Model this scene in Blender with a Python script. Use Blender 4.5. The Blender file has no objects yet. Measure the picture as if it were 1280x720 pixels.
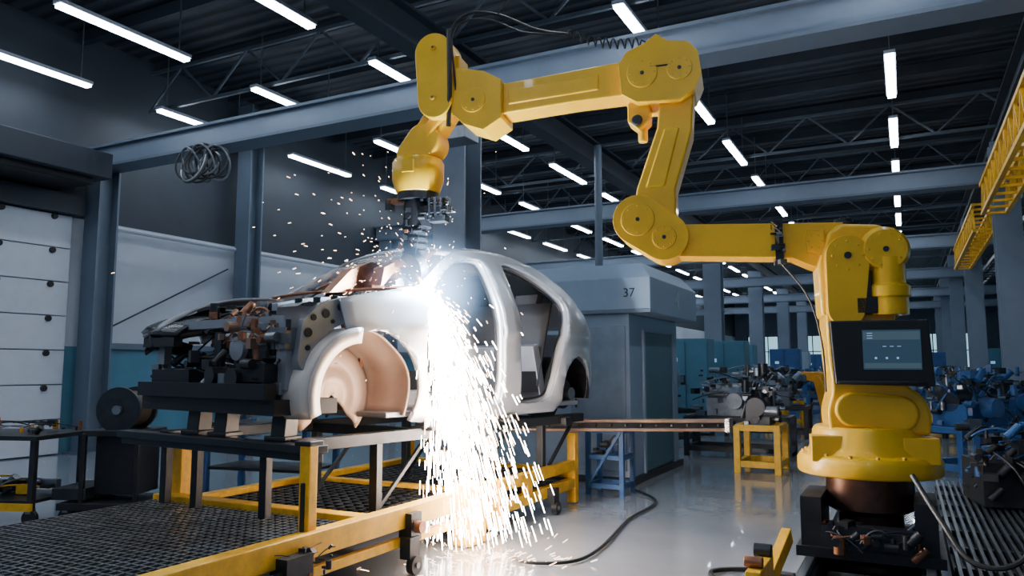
import bpy, bmesh, math, random
from mathutils import Vector, Matrix
random.seed(7)
C = bpy.context.scene.collection
V = Vector

# ------------------------------------------------------------------ materials
_m = {}
def mat(name, col, rough=.5, metal=0., var=.15, scale=6., bump=0., emit=0., ecol=None, bscale=40., coat=0.):
    if name in _m: return _m[name]
    m = bpy.data.materials.new(name); m.use_nodes = True
    nt = m.node_tree; b = nt.nodes['Principled BSDF']
    b.inputs['Roughness'].default_value = rough
    b.inputs['Metallic'].default_value = metal
    b.inputs['Base Color'].default_value = (*col, 1)
    b.inputs['Coat Weight'].default_value = coat
    tc = nt.nodes.new('ShaderNodeTexCoord')
    if var > 0:
        n = nt.nodes.new('ShaderNodeTexNoise'); n.inputs['Scale'].default_value = scale
        n.inputs['Detail'].default_value = 6; n.inputs['Roughness'].default_value = .65
        nt.links.new(tc.outputs['Object'], n.inputs['Vector'])
        r = nt.nodes.new('ShaderNodeValToRGB')
        r.color_ramp.elements[0].position = .3; r.color_ramp.elements[1].position = .7
        r.color_ramp.elements[0].color = (*[c*(1-var) for c in col], 1)
        r.color_ramp.elements[1].color = (*[min(1, c*(1+var)) for c in col], 1)
        nt.links.new(n.outputs['Fac'], r.inputs['Fac'])
        nt.links.new(r.outputs['Color'], b.inputs['Base Color'])
        mr = nt.nodes.new('ShaderNodeMapRange')
        mr.inputs['To Min'].default_value = max(.02, rough-.12); mr.inputs['To Max'].default_value = min(1, rough+.12)
        nt.links.new(n.outputs['Fac'], mr.inputs['Value']); nt.links.new(mr.outputs['Result'], b.inputs['Roughness'])
    if bump > 0:
        n2 = nt.nodes.new('ShaderNodeTexNoise'); n2.inputs['Scale'].default_value = bscale
        nt.links.new(tc.outputs['Object'], n2.inputs['Vector'])
        bp = nt.nodes.new('ShaderNodeBump'); bp.inputs['Strength'].default_value = bump
        bp.inputs['Distance'].default_value = .02
        nt.links.new(n2.outputs['Fac'], bp.inputs['Height']); nt.links.new(bp.outputs['Normal'], b.inputs['Normal'])
    if emit > 0:
        b.inputs['Emission Color'].default_value = (*(ecol or col), 1)
        b.inputs['Emission Strength'].default_value = emit
    _m[name] = m; return m

def wave_mat(name, c1, c2, axis, scale, rough=.5, metal=0., bump=.5):
    m = mat(name, c1, rough, metal, var=0)
    nt = m.node_tree; b = nt.nodes['Principled BSDF']
    tc = nt.nodes.new('ShaderNodeTexCoord'); w = nt.nodes.new('ShaderNodeTexWave')
    w.bands_direction = axis; w.inputs['Scale'].default_value = scale
    nt.links.new(tc.outputs['Object'], w.inputs['Vector'])
    r = nt.nodes.new('ShaderNodeValToRGB'); r.color_ramp.elements[0].position = .2; r.color_ramp.elements[1].position = .5
    r.color_ramp.elements[0].color = (*c2, 1); r.color_ramp.elements[1].color = (*c1, 1)
    nt.links.new(w.outputs['Fac'], r.inputs['Fac']); nt.links.new(r.outputs['Color'], b.inputs['Base Color'])
    bp = nt.nodes.new('ShaderNodeBump'); bp.inputs['Strength'].default_value = bump; bp.inputs['Distance'].default_value = .05
    nt.links.new(w.outputs['Fac'], bp.inputs['Height']); nt.links.new(bp.outputs['Normal'], b.inputs['Normal'])
    return m

YEL = mat('yellow_paint', (.88, .50, .006), .36, 0, .09, 4, coat=.25)
YELD = mat('worn_yellow_paint', (.82, .44, .008), .48, 0, .25, 9)
BLK = mat('black_rubber', (.012, .013, .016), .45, 0, .2)
DRK = mat('dark_steel', (.035, .04, .048), .42, .6, .3, 7)
DRK2 = mat('blackened_steel', (.018, .02, .025), .5, .4, .3, 9)
STL = mat('grey_steel', (.22, .24, .27), .35, .8, .2, 8)
CHR = mat('bright_steel', (.6, .6, .62), .2, 1, .15, 8)
BEAM = mat('beam_paint_blue_grey', (.12, .16, .22), .5, .2, .12, 2)
BEAML = mat('beam_light', (.18, .23, .31), .45, .3, .1, 2)  # pale steel paint; on the background columns it stands in for haze
BEAMD = mat('beam_paint_dark', (.032, .042, .058), .55, .2, .15, 2)
CAR = mat('car_silver_primer', (.55, .59, .66), .27, .35, 0, 3, coat=.5)
CARI = mat('car_inner_sheet', (.30, .32, .36), .42, .45, .1, 5)
CARP = mat('wheelhouse_primer_beige', (.55, .41, .33), .45, .3, .12, 4)
RUST_GLOW = mat('rust_and_copper_glow', (.30, .13, .07), .4, .6, .5, 8)  # rust and copper metal; at the windshield it paints in reflected glow
BRN = mat('brown_rail', (.36, .23, .17), .45, .5, .25, 6)
WHT = mat('white_panel', (.44, .49, .58), .6, 0, .05, 2)
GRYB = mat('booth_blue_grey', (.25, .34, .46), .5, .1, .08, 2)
GRYD = mat('booth_door_teal', (.07, .16, .22), .55, .1, .1, 2)  # dark teal of the booth door recess
TEAL = mat('teal_paint', (.07, .20, .30), .5, 0, .15, 2)
BLUE = mat('blue_paint', (.02, .09, .26), .45, 0, .25, 5)
ORG = mat('orange_paint', (.8, .34, .01), .45, 0, .2, 5)
RED = mat('red_paint', (.5, .03, .02), .4, 0, .1)
TUBE = mat('tube_glow', (.9, .95, 1), .5, 0, 0, emit=28, ecol=(.80, .90, 1))
SCR = mat('screen_glass', (.03, .05, .08), .15, 0, 0, emit=.2, ecol=(.09, .2, .3))
SCR2 = mat('screen_window', (.03, .05, .08), .15, 0, 0, emit=.22, ecol=(.2, .34, .42))
SCRL = mat('screen_icon_glow', (.3, .5, .7), .4, 0, 0, emit=.6, ecol=(.3, .55, .85))
ARC = mat('arc_white', (1, 1, 1), .5, 0, 0, emit=600, ecol=(.75, .88, 1))
SPK = mat('spark_hot', (1, .9, .8), .5, 0, 0, emit=45, ecol=(1, .86, .74))
SPK2 = mat('spark_orange', (1, .6, .3), .5, 0, 0, emit=12, ecol=(1, .6, .38))
for m_ in (SPK, SPK2): m_.cycles.emission_sampling = 'NONE'

# ------------------------------------------------------------------ builder
class B:
    def __init__(s, m=STL): s.bm = bmesh.new(); s.mats = []; s.m = m
    def idx(s, m):
        m = m or s.m
        if m not in s.mats: s.mats.append(m)
        return s.mats.index(m)
    def _add(s, vs, fs, m):
        i = s.idx(m); bv = [s.bm.verts.new(v) for v in vs]
        for f in fs:
            try: s.bm.faces.new([bv[k] for k in f]).material_index = i
            except ValueError: pass
        return s
    def bar(s, p0, p1, w, h, m=None, up=(0, 0, 1)):
        p0, p1, up = V(p0), V(p1), V(up); d = (p1-p0).normalized()
        if abs(d.dot(up)) > .98: up = V((0, 1, 0)) if abs(d.y) < .9 else V((1, 0, 0))
        x = d.cross(up).normalized(); z = x.cross(d)
        vs = [p + x*a*w/2 + z*b*h/2 for p in (p0, p1) for a, b in ((-1, -1), (1, -1), (1, 1), (-1, 1))]
        return s._add(vs, [(3, 2, 1, 0), (4, 5, 6, 7), (0, 1, 5, 4), (1, 2, 6, 5), (2, 3, 7, 6), (3, 0, 4, 7)], m)
    def box(s, c, sz, m=None, rz=0., ry=0., rx=0.):
        R = Matrix.Rotation(rz, 3, 'Z') @ Matrix.Rotation(ry, 3, 'Y') @ Matrix.Rotation(rx, 3, 'X')
        c = V(c); vs = [c + R @ V((a*sz[0]/2, b*sz[1]/2, d*sz[2]/2)) for d in (-1, 1) for a, b in ((-1, -1), (1, -1), (1, 1), (-1, 1))]
        return s._add(vs, [(3, 2, 1, 0), (4, 5, 6, 7), (0, 1, 5, 4), (1, 2, 6, 5), (2, 3, 7, 6), (3, 0, 4, 7)], m)
    def cyl(s, p0, p1, r0, r1=None, seg=20, m=None):
        return s.lathe([(0, 0), (r0, 0), (r1 if r1 is not None else r0, 1), (0, 1)], p0, p1, seg, m)
    def lathe(s, prof, p0, p1, seg=24, m=None):
        p0, p1 = V(p0), V(p1); ax = p1-p0; d = ax.normalized()
        a = V((0, 0, 1)) if abs(d.z) < .9 else V((1, 0, 0))
        x = d.cross(a).normalized(); y = d.cross(x)
        vs = []; rings = []
        for r, t in prof:
            c = p0 + ax*t
            if r <= 1e-6: rings.append([len(vs)]); vs.append(c)
            else:
                rings.append(list(range(len(vs), len(vs)+seg)))
                vs += [c + (x*math.cos(2*math.pi*k/seg) + y*math.sin(2*math.pi*k/seg))*r for k in range(seg)]
        fs = []
        for A, D in zip(rings, rings[1:]):
            for k in range(seg):
                j = (k+1) % seg
                if len(A) == 1 and len(D) == 1: continue
                if len(A) == 1: fs.append((A[0], D[j], D[k]))
                elif len(D) == 1: fs.append((A[k], A[j], D[0]))
                else: fs.append((A[k], A[j], D[j], D[k]))
        return s._add(vs, fs, m)
    def prism(s, pts, a, b, m=None, ax='y'):
        f = {'y': lambda p, t: (p[0], t, p[1]), 'z': lambda p, t: (p[0], p[1], t), 'x': lambda p, t: (t, p[0], p[1])}[ax]
        n = len(pts); vs = [f(p, a) for p in pts] + [f(p, b) for p in pts]
        return s._add(vs, [tuple(range(n)), tuple(range(2*n-1, n-1, -1))] + [((k+1) % n, k, n+k, n+(k+1) % n) for k in range(n)], m)
    def tube(s, pts, r, seg=8, m=None, closed=False):
        pts = [V(p) for p in pts]; n = len(pts); vs = []; fs = []; x = None
        for i, p in enumerate(pts):
            d = (pts[min(i+1, n-1)]-pts[max(i-1, 0)]).normalized()
            if x is None:
                x = d.cross(V((0, 0, 1)) if abs(d.z) < .9 else V((1, 0, 0))).normalized()
            else: x = (x - d*x.dot(d)).normalized()
            y = d.cross(x)
            vs += [p + (x*math.cos(2*math.pi*k/seg)+y*math.sin(2*math.pi*k/seg))*r for k in range(seg)]
        for i in range(n-1):
            for k in range(seg):
                j = (k+1) % seg; fs.append((i*seg+k, i*seg+j, (i+1)*seg+j, (i+1)*seg+k))
        fs += [tuple(range(seg-1, -1, -1)), tuple(range((n-1)*seg, n*seg))]
        return s._add(vs, fs, m)
    def grid(s, fn, nu, nv, m=None):
        vs = [fn(i/nu, j/nv) for i in range(nu+1) for j in range(nv+1)]
        fs = [(i*(nv+1)+j, (i+1)*(nv+1)+j, (i+1)*(nv+1)+j+1, i*(nv+1)+j+1) for i in range(nu) for j in range(nv)]
        return s._add(vs, fs, m)
    def bolts(s, c, R, n, r, h, ax=(0, 1, 0), m=None):
        c, ax = V(c), V(ax); x = ax.cross(V((0, 0, 1)) if abs(ax.z) < .9 else V((1, 0, 0))).normalized(); y = ax.cross(x)
        for k in range(n):
            p = c + (x*math.cos(2*math.pi*k/n)+y*math.sin(2*math.pi*k/n))*R
            s.cyl(p-ax*.01, p+ax*h, r, seg=6, m=m or DRK)
        return s
    def clutter(s, lo, hi, n, ms, sm=.05, seed=1):
        rnd = random.Random(seed)
        for k in range(n):
            c = V([rnd.uniform(lo[i], hi[i]) for i in range(3)]); m = rnd.choice(ms); t = rnd.random(); q = sm*rnd.uniform(.6, 1.8)
            if t < .35: s.box(c, (q*rnd.uniform(.5, 2), q*rnd.uniform(.5, 2), q*rnd.uniform(.4, 1.4)), m, rz=rnd.choice([0, .4, 1.2]))
            elif t < .7:
                d = V(rnd.choice([(1, 0, 0), (0, 1, 0), (0, 0, 1), (.7, 0, .7)]))*q
                s.cyl(c-d, c+d, q*rnd.uniform(.3, .8), seg=12, m=m)
            else:
                e = V([rnd.uniform(lo[i], hi[i]) for i in range(3)]); mid = (c+e)/2+V((0, 0, q*1.5))
                pts = [c.lerp(mid, u).lerp(mid.lerp(e, u), u) for u in [j/8 for j in range(9)]]
                s.tube(pts, q*.16, 6, m)
        return s
    def truss(s, p0, p1, h, n, r=.025, m=None):
        p0, p1 = V(p0), V(p1); u = V((0, 0, h))
        s.bar(p0, p1, r*2.2, r*2.2, m); s.bar(p0+u, p1+u, r*2.2, r*2.2, m)
        for k in range(n):
            a = p0.lerp(p1, k/n); b = p0.lerp(p1, (k+1)/n); c = (a+b)/2+u
            s.bar(a, c, r*1.3, r*1.3, m); s.bar(c, b, r*1.3, r*1.3, m)
        return s
    def ibeam(s, p0, p1, w, h, t=.03, m=None):
        p0, p1 = V(p0), V(p1); u = V((0, 0, 1))
        if abs((p1-p0).normalized().z) > .9:
            u = V((0, 1, 0)); s.bar(p0, p1, t, h, m, up=(0, 1, 0))
            for q in (-1, 1): s.bar(p0+u*q*h/2, p1+u*q*h/2, w, t, m, up=(0, 1, 0))
        else:
            s.bar(p0, p1, t, h, m)
            for q in (-1, 1): s.bar(p0+u*q*h/2, p1+u*q*h/2, w, t, m)
        return s
    def obj(s, name, parent=None, bevel=0., smooth=True, label=None, loc=None, rz=0., solid=0., cat=None, kind=None, group=None, wn=False):
        bm = s.bm; bmesh.ops.recalc_face_normals(bm, faces=bm.faces)
        for e in bm.edges:
            if len(e.link_faces) == 2 and bevel <= 0:
                e.smooth = e.calc_face_angle(0) < math.radians(38)
        for f in bm.faces: f.smooth = smooth
        me = bpy.data.meshes.new(name); bm.to_mesh(me); bm.free()
        for m in s.mats: me.materials.append(m)
        o = bpy.data.objects.new(name, me); C.objects.link(o)
        if parent: o.parent = parent
        if loc: o.location = loc
        o.rotation_euler[2] = rz
        if solid:
            q = o.modifiers.new('thickness', 'SOLIDIFY'); q.thickness = solid; q.offset = 0
        if bevel > 0:
            q = o.modifiers.new('bevel', 'BEVEL'); q.width = bevel; q.segments = 3; q.limit_method = 'ANGLE'
            q.angle_limit = math.radians(35); q.harden_normals = True
        if wn:
            q = o.modifiers.new('weighted_normal', 'WEIGHTED_NORMAL'); q.keep_sharp = True; q.weight = 60
        tag(o, label, cat, kind, group); return o

def tag(o, label=None, cat=None, kind=None, group=None):
    if label: o['label'] = label
    if cat: o['category'] = cat
    if kind: o['kind'] = kind
    if group: o['group'] = group
def empty(name, loc, rz=0., label='', cat='', group=None):
    o = bpy.data.objects.new(name, None); o.location = loc; o.rotation_euler[2] = rz; o.empty_display_size = .2
    C.objects.link(o); tag(o, label, cat, None, group); return o
def copy_tree(o, loc, rz=None, parent=None, label=None):
    n = o.copy(); C.objects.link(n)
    if parent: n.parent = parent
    else:
        n.location = loc
        if rz is not None: n.rotation_euler[2] = rz
        if label: n['label'] = label
    for ch in o.children: copy_tree(ch, None, None, n)
    return n
def capsule(p0, r0, p1, r1, n=14):
    p0, p1 = V(p0), V(p1); d = p1-p0; a = math.atan2(d.y, d.x); L = d.length
    b = math.acos(max(-1, min(1, (r0-r1)/L))); out = []
    for k in range(n+1):
        t = a-b + (2*b)*k/n; out.append((p1.x+r1*math.cos(t), p1.y+r1*math.sin(t)))
    for k in range(n+1):
        t = a+b + (2*math.pi-2*b)*k/n; out.append((p0.x+r0*math.cos(t), p0.y+r0*math.sin(t)))
    return out
def cr3(pts, n=6):
    out = []
    for i in range(len(pts)-1):
        p0, p1, p2, p3 = [V(pts[max(0, min(len(pts)-1, j))]) for j in (i-1, i, i+1, i+2)]
        for k in range(n):
            t = k/n; out.append(.5*((2*p1)+(p2-p0)*t+(2*p0-5*p1+4*p2-p3)*t*t+(3*p1-p0-3*p2+p3)*t**3))
    out.append(V(pts[-1])); return out

# ------------------------------------------------------------------ camera
cam = bpy.data.cameras.new('camera'); co = bpy.data.objects.new('camera', cam); C.objects.link(co)
cam.lens = 26.72; cam.sensor_width = 36; cam.clip_end = 200
co.location = (0, 0, 1.35); co.rotation_euler = (math.radians(96.01), 0, math.radians(27.3))
bpy.context.scene.camera = co

# ------------------------------------------------------------------ world
w = bpy.data.worlds.new('hall_ambient'); bpy.context.scene.world = w; w.use_nodes = True
w.node_tree.nodes['Background'].inputs[0].default_value = (.38, .52, .74, 1)
w.node_tree.nodes['Background'].inputs[1].default_value = .36

# ------------------------------------------------------------------ room shell
YN, YF, XL, XR, ZR = -3, 62, -12., 7., 6.9
fm = mat('polished_concrete', (.26, .285, .325), .16, 0, .12, .7, bump=.03, bscale=6, coat=.4)
B(fm).box(((XL+XR)/2, (YN+YF)/2, -.05), (XR-XL, YF-YN, .1)).obj('floor', smooth=False, kind='structure')
roofm = wave_mat('ribbed_roof_deck', (.06, .072, .092), (.02, .025, .034), 'Y', 1.1, .55, .3, .8)
B(roofm).box(((XL+XR)/2, (YN+YF)/2, ZR+.05), (XR-XL, YF-YN, .1)).obj('ceiling', smooth=False, kind='structure')
wl = B(BEAMD)
wl.box((XL-.1, (YN+YF)/2, 5.35), (.2, YF-YN, 3.1), BEAMD)
wl.box((XL-.1, (YN+YF)/2, 2.75), (.2, YF-YN, 2.1), WHT)
wl.box((XL-.1, (YN+YF)/2, .85), (.2, YF-YN, 1.7), TEAL)
wl.obj('wall_left', smooth=False, kind='structure')
B(BEAMD).box(((XL+XR)/2, YF+.1, ZR/2), (XR-XL, .2, ZR), mat('back_wall_haze_tint', (.14, .19, .25), .7)).obj('wall_back', smooth=False, kind='structure')  # distance haze put into the wall colour as mid blue-grey
B(BEAMD).box((XR+.1, (YN+YF)/2, ZR/2), (.2, YF-YN, ZR), mat('side_wall_paint', (.10, .14, .19), .7)).obj('wall_right', smooth=False, kind='structure')
WIN = mat('window_daylight', (.4, .7, .8), .3, 0, 0, emit=1.3, ecol=(.35, .62, .75))
for i, x in enumerate((-9.5, -5.5, -1.5, 2.5)):
    b = B(WIN); b.box((x, YF-.02, 2.6), (3, .04, 2.4), WIN)
    for k in range(5): b.box((x-1.5+k*.75, YF-.06, 2.6), (.07, .06, 2.5), BEAMD)
    for k in range(3): b.box((x, YF-.06, 1.4+k*1.2), (3.1, .06, .07), BEAMD)
    b.obj('window_%d' % (i+1), smooth=False, kind='structure')
for i, y in enumerate((12, 20, 28, 36, 44)):
    b = B(WIN); b.box((XR-.02, y, 2.4), (.04, 4.5, 1.6), WIN)
    for k in range(7): b.box((XR-.06, y-2.25+k*.75, 2.4), (.06, .07, 1.7), BEAMD)
    b.obj('window_%d' % (i+5), smooth=False, kind='structure')
b = B(WHT)
for k in range(7):
    b.box((XL+.08, 4.7, .28+k*.54), (.1, 5.6, .525), mat('shutter_white', (.60, .65, .75), .45, .1, .04))
for yy in (2.6, 4.0, 5.2, 6.4, 7.2):
    for k in range(7): b.cyl((XL+.12, yy, .5+k*.54), (XL+.17, yy, .5+k*.54), .05, seg=10, m=BLK)
b.obj('door_1', bevel=.01, kind='structure')
b = B(BEAMD); b.bar((XL+.15, 1.8, 3.95), (XL+.15, 7.6, 3.95), .3, .3); b.obj('trim_1', smooth=False, kind='structure')
b = B(CHR)
b.tube([(XL+.2, 8.1, 3.7), (XL+.2, 10.8, 3.7)], .04, m=WHT); b.tube([(XL+.2, 11.3, 3.7), (XL+.2, 30, 3.7)], .04, m=WHT)
b.tube([(XL+.14, 8.0, 1.9), (XL+.14, 10.7, 3.3)], .015, m=DRK)
b.obj('wall_pipe', label='white conduit pipe running along the panelled wall', cat='pipe')
B(BEAMD).box((XL+.03, 24, 1.72), (.08, 32, .1), BEAM).obj('trim_2', smooth=False, kind='structure')

# ------------------------------------------------------------------ columns, beams, trusses
def column(x, y, z, wd, lab, m=BEAM):
    b = B(m); b.ibeam((x, y, .02), (x, y, z), wd, wd*.9, .035); b.box((x, y, .015), (wd*1.5, wd*1.5, .03))
    for k in range(4): b.cyl((x+(k % 2-.5)*wd*1.2, y+(k//2-.5)*wd*1.2, .03), (x+(k % 2-.5)*wd*1.2, y+(k//2-.5)*wd*1.2, .07), .02, seg=6)
    b.obj('steel_column', label=lab, cat='column', group='steel hall columns')
for y in (7.85, 15.7, 23.5, 31.4, 39.2): column(XL+.35, y, 4.58, .36, 'blue-grey steel column standing against the panelled wall')
for y in (11.0, 19.6): column(XL+.35, y, 6.65, .36, 'blue-grey steel column standing against the panelled wall')
column(-5.55, 9.07, 5.45, .5, 'wide blue-grey steel column behind the car body', mat('column_light', (.24, .28, .35), .45, .2, .1, 2))
for y in (25.3, 33.4, 41.5, 49.6): column(-5.55, y, 5.45, .55, 'blue-grey steel column beside the aisle', BEAML)  # paler colour puts background haze into these columns
for y in (16.2, 24.2, 32, 40, 48): column(1.75, y, 5.45, .42, 'blue-grey steel column among the machines', BEAML)  # haze painted in here too by the paler column colour
for y in (7.85, 15.7, 23.5, 31.4, 39.2, 47):
    b = B(BEAM); b.bar((XL+.02, y, 4.78), (XR, y, 4.78), .26, .3, BEAML); b.bar((XL+.02, y, 4.61), (XR, y, 4.61), .4, .04); b.bar((XL+.02, y, 4.95), (XR, y, 4.95), .4, .04)
    b.obj('crossbeam', smooth=False, label='long blue-grey steel crossbeam spanning the hall', cat='beam', group='hall crossbeams')
    b = B(STL); b.truss((XL+.2, y+.9, 5.9), (XR, y+.9, 5.9), .7, 12, .025, mat('truss_grey', (.10, .125, .16), .5, .3))
    b.obj('roof_truss', smooth=False, label='thin steel lattice roof truss under the ribbed deck', cat='truss', group='hall roof trusses')
for y in (19.6, 27.4, 35.2):
    b = B(STL); b.truss((XL+.6, y, 5.9), (XR, y, 5.9), .6, 16, .02, mat('truss_grey', (.1, .12, .15)))
    b.obj('roof_truss', smooth=False, label='slim steel lattice purlin truss under the ribbed deck', cat='truss', group='hall roof trusses')
for x in (-5.55, 1.75):
    b = B(BEAMD); b.ibeam((x, YN, 5.72), (x, YF-1, 5.72), .3, .45, .04); b.obj('longitudinal_girder', smooth=False, label='dark steel girder running the length of the hall', cat='beam')
for k in range(24):
    y = 1.2+k*1.57
    b = B(BEAMD); b.bar((XL+.1, y, 6.78), (XR, y, 6.78), .12, .2); b.obj('roof_purlin', smooth=False, label='dark steel purlin under the ribbed roof', cat='beam', group='roof purlins')
b = B(DRK2); b.box((2.9, 13, 5.4), (.9, 18, .6), BEAMD)
for k in range(12): b.box((2.9, 4.5+k*1.5, 5.4), (.96, .06, .66), BEAM)
b.obj('ventilation_duct', bevel=.01, label='dark rectangular ventilation duct with flanges', cat='duct')
b = B(DRK)
for x in (2.25, 2.6): b.bar((x, 5, 4.35), (x, 50, 4.35), .03, .1)
for k in range(60): b.bar((2.25, 5.2+k*.75, 4.31), (2.6, 5.2+k*.75, 4.31), .04, .02)
b.tube([(2.4, 5, 4.36), (2.4, 50, 4.36)], .05, m=BLK)
for y in (7.85, 15.7, 23.5, 31.4): b.bar((2.4, y, 4.34), (2.4, y, 4.59), .03, .03)
b.obj('cable_tray', smooth=False, label='dark ladder cable tray hung below the crossbeams', cat='cable tray')
b = B(DRK); b.box((-11.38, 4.9, 4.45), (1.2, 5.0, .4), BEAMD); b.box((-11.38, 4.9, 4.2), (.9, 4.6, .12), DRK2)
b.obj('air_handling_unit', bevel=.02, label='dark box-shaped air unit above the shutter door', cat='ventilation unit')

# ceiling lights
root = None
for rx in (0, -2.92, -6.65, -8.98, -11.2):
    for k in range(-5, 13):
        y = 11.62+3.15*k+.95
        if root is None:
            root = empty('ceiling_light', (rx, y, 5.75), label='long white fluorescent batten light hung below the roof', cat='ceiling light', group='fluorescent batten lights')
            B(WHT).box((0, 0, .045), (.15, 1.92, .05)).bar((0, -.8, .07), (0, -.8, 1.0), .015, .015, STL).bar((0, .8, .07), (0, .8, 1.0), .015, .015, STL).obj('housing', root, smooth=False)
            B(TUBE).box((0, 0, 0), (.12, 1.88, .04)).obj('light_tube', root, smooth=False)
        else: copy_tree(root, (rx, y, 5.75))

# yellow lattice crane girders
for (y0, y1) in ((8.6, 15.2), (17, 23.5)):
    b = B(YELD); x = 1.3
    for dx in (0, .35):
        b.truss((x+dx, y0, 4.0), (x+dx, y1, 4.0), .5, 12, .028)
    for k in range(13):
        y = y0+(y1-y0)*k/12; b.bar((x, y, 4.0), (x+.35, y, 4.0), .04, .04); b.bar((x, y, 4.5), (x+.35, y, 4.5), .04, .04)
    for y in (y0+.3, y1-.3): b.bar((x+.35, y, 4.45), (x+.42, y, 5.49), .06, .06, BEAM)
    b.obj('lattice_girder', smooth=False, label='yellow open lattice crane girder hung high beside the columns', cat='crane girder', group='yellow crane girders')

# ------------------------------------------------------------------ ROBOT
RB = empty('industrial_robot', (-.249, 5.498, 0), math.radians(190.6), 'large yellow six-axis welding robot arm on a dark pedestal', 'industrial robot')
b = B(RUST_GLOW); b.lathe([(0, 0), (.3, 0), (.3, .06), (.2, .1), (.19, .55), (.26, .62), (.26, 1), (0, 1)], (0, 0, .12), (0, 0, .68), 32, mat('pedestal_brown', (.09, .045, .03), .35, .6, .4))
b.bolts((0, 0, .15), .26, 10, .015, .03, (0, 0, 1)); b.obj('pedestal', RB, label='dark brown cylindrical steel pedestal')
b = B(YEL); b.lathe([(0, 0), (.42, 0), (.43, .06), (.43, .3), (.41, .4), (.37, .44), (.34, .6), (.33, .9), (.31, 1), (0, 1)], (0, 0, .68), (0, 0, .98), 40)
b.box((.26, .2, .85), (.2, .16, .16)); b.box((-.26, .2, .85), (.2, .2, .16)); b.bolts((0, 0, .80), .39, 16, .014, .02, (0, 0, 1), YELD); b.obj('rotating_base', RB, bevel=.014)
b = B(YEL)
b.prism([tuple(p)[:2] for p in cr3([(.24, .94, 0), (.25, 1.08, 0), (.22, 1.22, 0), (.235, 1.45, 0), (.24, 1.7, 0)], 4)]+[tuple(p)[:2] for p in cr3([(-.17, 1.7, 0), (-.15, 1.4, 0), (-.2, 1.26, 0), (-.3, 1.17, 0), (-.34, 1.06, 0), (-.33, .94, 0)], 4)], -.22, .22)
b.prism(capsule((-.16, 1.07), .11, (.1, 1.09), .11), .2, .25); b.obj('turret', RB, bevel=.03)
b = B(YEL)
b.prism([(.26, 1.68), (.27, 2.02), (.2, 2.24), (.12, 2.29), (-.12, 2.27), (-.2, 2.2), (-.25, 2.06), (-.25, 1.8), (-.2, 1.66)], -.2, .16)
b.obj('shoulder_housing', RB, bevel=.03)
b = B(YEL)
b.prism(capsule((.12, 1.72), .11, (.1, 2.06), .13), .12, .28)
b.lathe([(0, 0), (.15, 0), (.15, .7), (.135, .82), (.125, 1), (0, 1)], (-.12, .1, 2.09), (-.12, .29, 2.09), 32)
b.lathe([(0, 0), (.11, 0), (.11, .3), (.125, .32), (.125, .5), (.1, .54), (.1, 1), (0, 1)], (-.14, .2, 1.68), (-.14, .2, 2.04), 28)
b.bolts((.1, .28, 2.06), .09, 8, .008, .008, m=YELD); b.bolts((-.12, .285, 2.09), .1, 10, .008, .01, m=YELD)
b.cyl((-.12, .28, 2.09), (-.12, .295, 2.09), .018, seg=20, m=DRK)
b.cyl((.1, .27, 2.06), (.1, .29, 2.06), .022, seg=20, m=DRK)
b.obj('shoulder_motor', RB, bevel=.012)
b = B(BLK); b.cyl((.08, 0, 2.26), (.08, 0, 2.31), .1, seg=24); b.cyl((.08, 0, 2.31), (.08, 0, 2.34), .06, seg=24); b.obj('motor_cap', RB, bevel=.004, label='black round motor cap')
b = B(BLK); b.box((-.0, .2, 1.86), (.06, .14, .2)); b.box((-.0, .23, 1.74), (.12, .1, .1)); b.obj('connector_block', RB, bevel=.004, label='black connector block')
b = B(YEL)
b.prism([(.14, 1.96), (.3, 2.02), (.42, 2.08), (1.2, 2.12), (1.3, 2.18), (1.3, 2.36), (1.1, 2.34), (.4, 2.31), (.1, 2.3)], -.13, .13)
b.prism([(.22, 2.08), (.33, 2.11), (.33, 2.26), (.22, 2.26)], .1, .15); b.bolts((.275, .15, 2.18), .045, 6, .007, .008, m=YELD); b.obj('upper_arm', RB, bevel=.03)
b = B(DRK)
for q in (.5,):
    b.box((q, 0, 2.2), (.05, .32, .27)); b.clutter((q-.03, .14, 2.03), (q+.05, .18, 2.38), 16, [DRK, STL, BLK], .02, 5)
b.obj('cable_clamp', RB, label='dark cable clamp bracket')
def cap(b, x, z, r, y=.18):
    b.cyl((x, y-.01, z), (x, y+.008, z), r, r*.97, 32, YEL); b.cyl((x, y, z), (x, y+.014, z), .014, m=DRK); b.bolts((x, y+.006, z), r*.78, 8, .006, .008, m=YELD)
b = B(YEL)
b.prism(capsule((1.43, 2.385), .175, (1.25, 2.255), .165), -.16, .18)
cap(b, 1.43, 2.385, .12); cap(b, 1.25, 2.25, .085)
b.obj('elbow_joint', RB, bevel=.02)
b = B(YEL)
b.prism([(1.47, 2.42), (1.44, 2.62), (1.29, 3.05), (1.27, 3.28), (1.03, 3.28), (1.05, 3.0), (1.17, 2.6), (1.17, 2.36)], -.12, .12)
b.prism([(1.38, 2.62), (1.24, 3.04), (1.13, 3.04), (1.24, 2.62)], .1, .13)
b.obj('middle_arm', RB, bevel=.03)
b = B(YEL)
b.prism([(1.53, 3.3), (1.55, 3.52), (1.49, 3.61), (1.36, 3.66), (1.28, 3.72), (1.2, 3.66), (1.06, 3.64), (.99, 3.56), (.97, 3.4), (1.02, 3.28), (1.12, 3.22), (1.42, 3.23)], -.17, .18)
cap(b, 1.38, 3.44, .11); cap(b, 1.12, 3.45, .09)
b.box((1.25, .182, 3.48), (.16, .012, .01), DRK)
b.obj('elbow_joint', RB, bevel=.02)
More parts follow.
